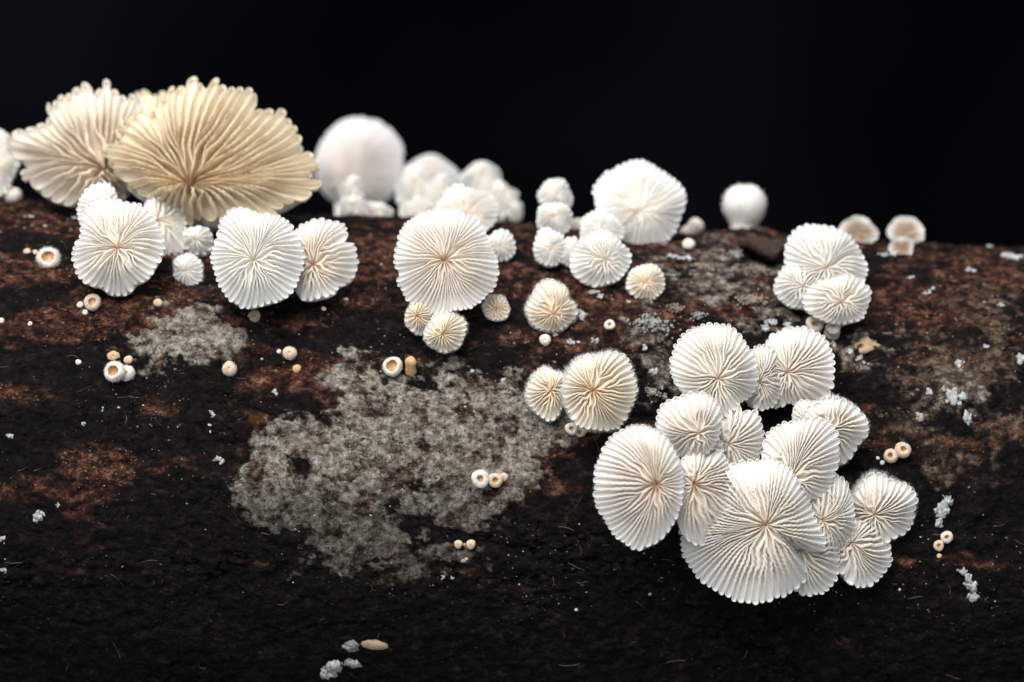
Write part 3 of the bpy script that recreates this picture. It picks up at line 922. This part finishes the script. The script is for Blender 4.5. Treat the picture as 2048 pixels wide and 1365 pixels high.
def ico():
    global _ico
    if _ico is None:
        import bmesh
        bm = bmesh.new()
        bmesh.ops.create_icosphere(bm, subdivisions=2, radius=1)
        bm.verts.ensure_lookup_table()
        v2 = np.array([v.co[:] for v in bm.verts])
        f2 = np.array([[v.index for v in f.verts] for f in bm.faces])
        bm.free()
        bm = bmesh.new()
        bmesh.ops.create_icosphere(bm, subdivisions=1, radius=1)
        v1 = np.array([v.co[:] for v in bm.verts])
        f1 = np.array([[v.index for v in f.verts] for f in bm.faces])
        bm.free()
        _ico = (v2, f2, v1, f1)
    return _ico


def frame_on_log(px, py, sink=0.0):
    P = at(px, py, hit(px, py))
    A, n = log_nearest(P, sink)
    u = ax
    v = np.cross(n, u)
    return A, n, u, v, K * hit(px, py)


def lump(label, px, py, rx, ry, mat, ht=0.45, ng=150, grain=0.09):
    rng = np.random.RandomState(abs(hash((px, py))) % 99991)
    A, n, u, v, mpp = frame_on_log(px, py)
    v1, f1 = ico()[2:]
    Vs, Fs = [], []
    for i in range(ng):
        a = rng.uniform(0, 6.283)
        d = min(1.35, abs(rng.normal()) * 0.55)
        d *= 0.55 + 0.9 * vn(a * 1.6, px, 4)
        z = ht * max(0.0, 1 - d * d) * min(rx, ry) * (0.4 + 0.9 * vn(d * 3 * math.cos(a) + 9, d * 3 * math.sin(a) + py, 6))
        c = (u * rx * d * math.cos(a) + v * ry * d * math.sin(a) + n * z) * mpp
        r = grain * min(rx, ry) * rng.uniform(.35, 1.5) * mpp
        Vs.append(c + v1 * r * rng.uniform(.6, 1.35, (len(v1), 1)))
        Fs.append(f1 + i * len(v1))
    # a low body the grains sit on
    c2, cf = ico()[0], ico()[1]
    core = (c2[:, :1] * u * rx * .55 + c2[:, 1:2] * v * ry * .55 + c2[:, 2:3] * n * ht * .5 * min(rx, ry)) * mpp
    Vs.append(core * rng.uniform(.7, 1.25, (len(c2), 1)))
    Fs.append(cf + ng * len(v1))
    o = mesh_object('lichen_lump', np.concatenate(Vs), np.concatenate(Fs), mat)
    o.location = A
    tag(o, label, 'lichen', 'grainy lichen lumps')
    return o


lump('largest grey grainy lichen lump on red bark above the fuzzy cream pair', 1300, 658, 38, 28, LICH, .55, 260, .10)
lump('small brownish lichen lump above the largest grey lump', 1350, 627, 21, 15, LICHB, .5, 120, .13)
lump('brownish crusty lichen patch before the right-hand white caps', 1500, 608, 40, 22, LICHB, .35, 220, .11)
lump('pale crusty lichen behind the small round cream fungus', 1408, 540, 34, 20, LICHB, .4, 180, .12)
lump('pale crusty lichen left of the bark lip on the crest', 1470, 512, 20, 20, LICH, .5, 120, .13)
lump('brown crusty lichen left of the right-hand white caps', 1515, 550, 26, 18, LICHB, .4, 130, .13)
lump('low grey lichen lump right of the fuzzy cream pair', 1302, 785, 17, 13, LICH, .5, 90, .15)
lump('small grey lichen knob beside the low grey lump', 1330, 794, 10, 9, LICH, .6, 50, .18)
lump('thin grey lichen streak before the pale crust', 1345, 548, 34, 10, LICH, .3, 90, .2)
lump('grey lichen lump touching the topmost cluster cap', 1395, 640, 20, 12, LICH, .5, 90, .15)


def crumb_label(x, y):
    if y < 450:
        return 'pale crumb on the crest below the buff ruffle'
    if x > 1840 and y > 980:
        return 'pale mould crumb by the paired cups on dark right bark'
    if x > 1750 and y < 640:
        return 'pale crumb on brown upper bark behind the right-hand caps'
    if x > 1750:
        return 'pale mould crumb on the brown bark right of the cluster'
    if x > 1660:
        return 'pale crumb around the peeling tan bark scale'
    if x > 1340 and y < 700:
        return 'pale crumb among the lichen crust above the cluster'
    if x > 1090 and y < 760:
        return 'pale crumb on reddish bark around the lone cream fungus'
    if x > 860 and y > 1100:
        return 'pale crumb on the dark lower log under the pale buds'
    if x > 600:
        return 'pale crumb at the top of the big pale patch'
    if x > 300:
        return 'pale mould crumb on black bark left of the big pale patch'
    return 'pale crumb on black bark below the fuzzy double cup'


def crumb(px, py, rx, ry, mat=CRUMB, ang=0.0, label=None, name='mould_crumb', ht=0.6, group='pale mould crumbs scattered on the bark', jag=0.35, sub=True):
    rng = np.random.RandomState(int(px * 7 + py * 13))
    A, n, u, v, mpp = frame_on_log(px, py)
    c, f = ico()[:2]
    ca, sa = math.cos(ang), math.sin(ang)
    uu, vv = u * ca + v * sa, v * ca - u * sa
    Vs, Fs = [], []
    k = 0
    parts = [(0, 0, 1.0)]
    if sub:
        parts = [(rng.normal() * .42, rng.normal() * .42, rng.uniform(.25, .75)) for _ in range(5 + int(.25 * (rx + ry)))]
        jag = 0.75
    for (sx, sy, sc) in parts:
        s1 = rng.uniform(0, 50)
        w_ = 1 + jag * (2 * fbm(c[:, 0] * 2.2 + s1, c[:, 1] * 2.2 + c[:, 2] * 1.7, 3, 3) - 1) * 1.6
        q = c * w_[:, None] * sc
        mr = min(rx, ry)
        if sub:
            Vs.append((q[:, :1] * mr * uu + q[:, 1:2] * mr * vv + sx * rx * uu + sy * ry * vv + (q[:, 2:3] + rng.uniform(-.1, .3)) * ht * mr * n) * mpp)
        else:
            Vs.append((q[:, :1] * rx * uu + q[:, 1:2] * ry * vv + q[:, 2:3] * ht * mr * n) * mpp)
        Fs.append(f + k)
        k += len(c)
    o = mesh_object(name, np.concatenate(Vs), np.concatenate(Fs), mat)
    o.location = A
    tag(o, label or crumb_label(px, py), 'crumb' if name == 'mould_crumb' else 'flake', group)
    return o


for a in [(1365, 521, 26, 8), (1165, 640, 8, 8), (1187, 592, 9, 7), (1200, 602, 8, 7), (1145, 690, 12, 7), (1190, 686, 7, 8), (1110, 672, 7, 6), (1310, 742, 10, 9), (1256, 610, 6, 5),
          (1905, 800, 15, 18), (1935, 842, 12, 14), (1890, 782, 9, 6), (1862, 585, 20, 10, .5), (2020, 520, 20, 14), (1940, 545, 12, 7), (1980, 502, 9, 6), (1915, 735, 10, 8), (1795, 700, 0, 0),
          (1860, 785, 8, 7), (2040, 725, 9, 9), (1717, 718, 8, 6), (1730, 727, 14, 5), (1700, 706, 6, 6), (1840, 838, 10, 8), (1780, 520, 24, 7), (1290, 700, 8, 7), (1540, 645, 16, 9),
          (424, 826, 6, 10), (551, 783, 6, 9), (435, 918, 10, 6), (445, 924, 5, 6), (419, 849, 3, 4), (420, 862, 2.5, 3), (205, 822, 2.5, 9), (167, 850, 4, 6), (20, 872, 7, 7), (80, 1030, 10, 14),
          (928, 1120, 9, 6), (888, 1155, 6, 4), (904, 1156, 3, 3), (1165, 1170, 14, 4), (1885, 1020, 14, 18), (1880, 1045, 8, 8), (1895, 1000, 10, 10), (1935, 1165, 12, 16), (1945, 1195, 10, 12), (1925, 1140, 12, 6),
          (945, 745, 6, 5), (1006, 760, 8, 7), (148, 436, 9, 6), (60, 438, 8, 5), (10, 1140, 6, 7), (5, 1078, 6, 6), (118, 1010, 5, 4), (1420, 840, 0, 0), (1530, 660, 10, 7), (1575, 655, 8, 8), (1668, 690, 6, 8), (2000, 620, 7, 5), (1970, 700, 6, 5), (1820, 560, 8, 5)]:
    if a[2] > 0:
        crumb(*a[:4], mat=CRUMB if (a[0] * 3 + a[1]) % 5 < 3 else CRUMBW, ang=a[4] if len(a) > 4 else 0.0)
crumb(1732, 694, 27, 17, FLAKE, .3, 'peeling pinkish tan bark scale right of the cluster top', 'bark_scale', .22, None, .6, False)
crumb(750, 1288, 29, 12, FLAKE, -.12, 'tan wood flake stuck low on the dark log', 'wood_flake', .6, None, .18, False)
crumb(702, 1290, 17, 14, LICH, .6, 'grey translucent crumb beside the tan wood flake', 'mould_crumb', .6, None)
crumb(664, 1336, 17, 17, CRUMB, .2, 'pale blue lump below the tan wood flake, left half', 'mould_crumb', .7, None)
crumb(702, 1328, 21, 13, CRUMB, .3, 'pale blue lump below the tan wood flake, right half', 'mould_crumb', .7, None)
crumb(1645, 885, 0.1, 0.1) if False else None


def grit():
    rng = np.random.RandomState(3)
    v1, f1 = ico()[2:]
    for nm, mat, n, lb in (('grit', CRUMBW, 650, 'fine pale grit scattered over the wet bark'), ('bark_dust', FIBRE, 1500, 'fine brown dust and crumbs over the wet bark')):
        Vs, Fs = [], []
        i = 0
        while i < n:
            s = rng.uniform(-0.084, 0.084)
            ph = math.asin(rng.uniform(-.35, 1.0))
            dens = vn(s / 0.008, ph * 5, 11)
            if rng.rand() > dens ** 2 * 1.6:
                continue
            P, nn = log_point(s, ph)
            r = K * D * (0.45 + rng.exponential(0.55))
            Vs.append(P + v1 * r * rng.uniform(.6, 1.3, (len(v1), 1)) * np.array([1.3, 1, 1]))
            Fs.append(f1 + i * len(v1))
            i += 1
        o = mesh_object(nm, np.concatenate(Vs), np.concatenate(Fs), mat)
        o['kind'] = 'stuff'
        tag(o, lb, 'grit')


grit()


def bark_chips():
    rng = np.random.RandomState(21)
    cube = np.array([[-1, -1, 0], [1, -1, 0], [1, 1, 0], [-1, 1, 0], [-.7, -.7, 1], [.7, -.7, 1], [.7, .7, 1], [-.7, .7, 1]], float)
    qf = np.array([[4, 5, 6, 7], [0, 1, 5, 4], [1, 2, 6, 5], [2, 3, 7, 6], [3, 0, 4, 7]])
    redm = plain('chip_red', (0.03, 0.013, 0.009), (0.15, 0.066, 0.04), scale=300)
    tanm = plain('chip_tan', (0.05, 0.034, 0.025), (0.24, 0.17, 0.12), scale=300)
    blkm = plain('chip_black', (0.003, 0.0025, 0.003), (0.018, 0.013, 0.012), scale=300)
    for nm, mat, n, seed, lo, lb in (('black_bark_chips', blkm, 5200, 13, -.7, 'tiny black bark chips roughening the log'),
                                     ('red_bark_chips', redm, 3000, 17, .0, 'tiny reddish bark chips on the upper log'),
                                     ('tan_bark_chips', tanm, 1500, 19, .05, 'tiny tan bark chips on the upper log')):
        Vs, Fs = [], []
        i = 0
        while i < n:
            s_ = rng.uniform(-0.084, 0.084)
            ph = math.asin(rng.uniform(lo, 1.0))
            if rng.rand() > 2.2 * vn(s_ / 0.006, ph * 8, seed) ** 3:
                continue
            gi = int(np.clip(np.searchsorted(PF, ph), 0, len(PF) - 1))
            gj = int(np.clip(np.searchsorted(SF, s_), 0, len(SF) - 1))
            li = MASK['lichen'][gi, gj]
            if mat is not blkm and (li > 0.25 or max(MASK['red'][gi, gj], MASK['tan'][gi, gj], MASK['crust'][gi, gj]) < rng.uniform(0.1, 0.7)):
                continue
            P, nn = log_point(s_, ph, 0.00006)
            a = rng.normal() * 0.7
            t = ax * math.cos(a) + np.cross(nn, ax) * math.sin(a)
            b = np.cross(nn, t)
            q = cube * rng.uniform(.6, 1.4, (8, 1))
            L_ = K * D * min(3.4 if li < .25 else 1.8, 0.7 + rng.exponential(1.1))
            W_ = L_ * rng.uniform(.3, .8)
            H_ = K * D * rng.uniform(.7, 2.6)
            tl = rng.normal() * .4
            Vs.append(P + q[:, :1] * L_ * t + q[:, 1:2] * W_ * b + (q[:, 2:3] * H_ + tl * q[:, :1] * L_ * .4) * nn)
            Fs.append(qf + i * 8)
            i += 1
        o = mesh_object(nm, np.concatenate(Vs), np.concatenate(Fs), mat, smoothed=False)
        o['kind'] = 'stuff'
        tag(o, lb, 'bark chips')


bark_chips()


def fibres():
    rng = np.random.RandomState(8)
    Vs, Fs = [], []
    k = 0
    for i in range(150):
        s = rng.uniform(-0.08, 0.08)
        ph = math.asin(rng.uniform(-.7, .9))
        a = rng.normal() * 0.5
        L_ = rng.uniform(10, 45) * K * D
        curv = rng.normal() * 0.9
        wd = rng.uniform(.3, .6) * K * D
        pts = []
        for q in np.linspace(0, 1, 9):
            aa = a + curv * q
            s += math.cos(aa) * L_ / 8
            ph += math.sin(aa) * L_ / 8 / R0
            P, nn = log_point(s, ph, -0.00008 - 0.0002 * math.sin(math.pi * q))
            pts.append((P, nn, aa))
        for P, nn, aa in pts:
            t = ax * math.cos(aa) + np.cross(nn, ax) * math.sin(aa) * -1
            sd = np.cross(nn, t)
            Vs += [P + sd * wd, P + nn * wd, P - sd * wd]
        for q in range(8):
            for m in range(3):
                m2 = (m + 1) % 3
                Fs.append([k + q * 3 + m, k + q * 3 + m2, k + q * 3 + 3 + m2, k + q * 3 + 3 + m])
        k += 27
    o = mesh_object('plant_fibres', np.array(Vs), np.array(Fs), FIBRE)
    o['kind'] = 'stuff'
    tag(o, 'fine curled plant fibres clinging to the bark', 'fibres')


fibres()
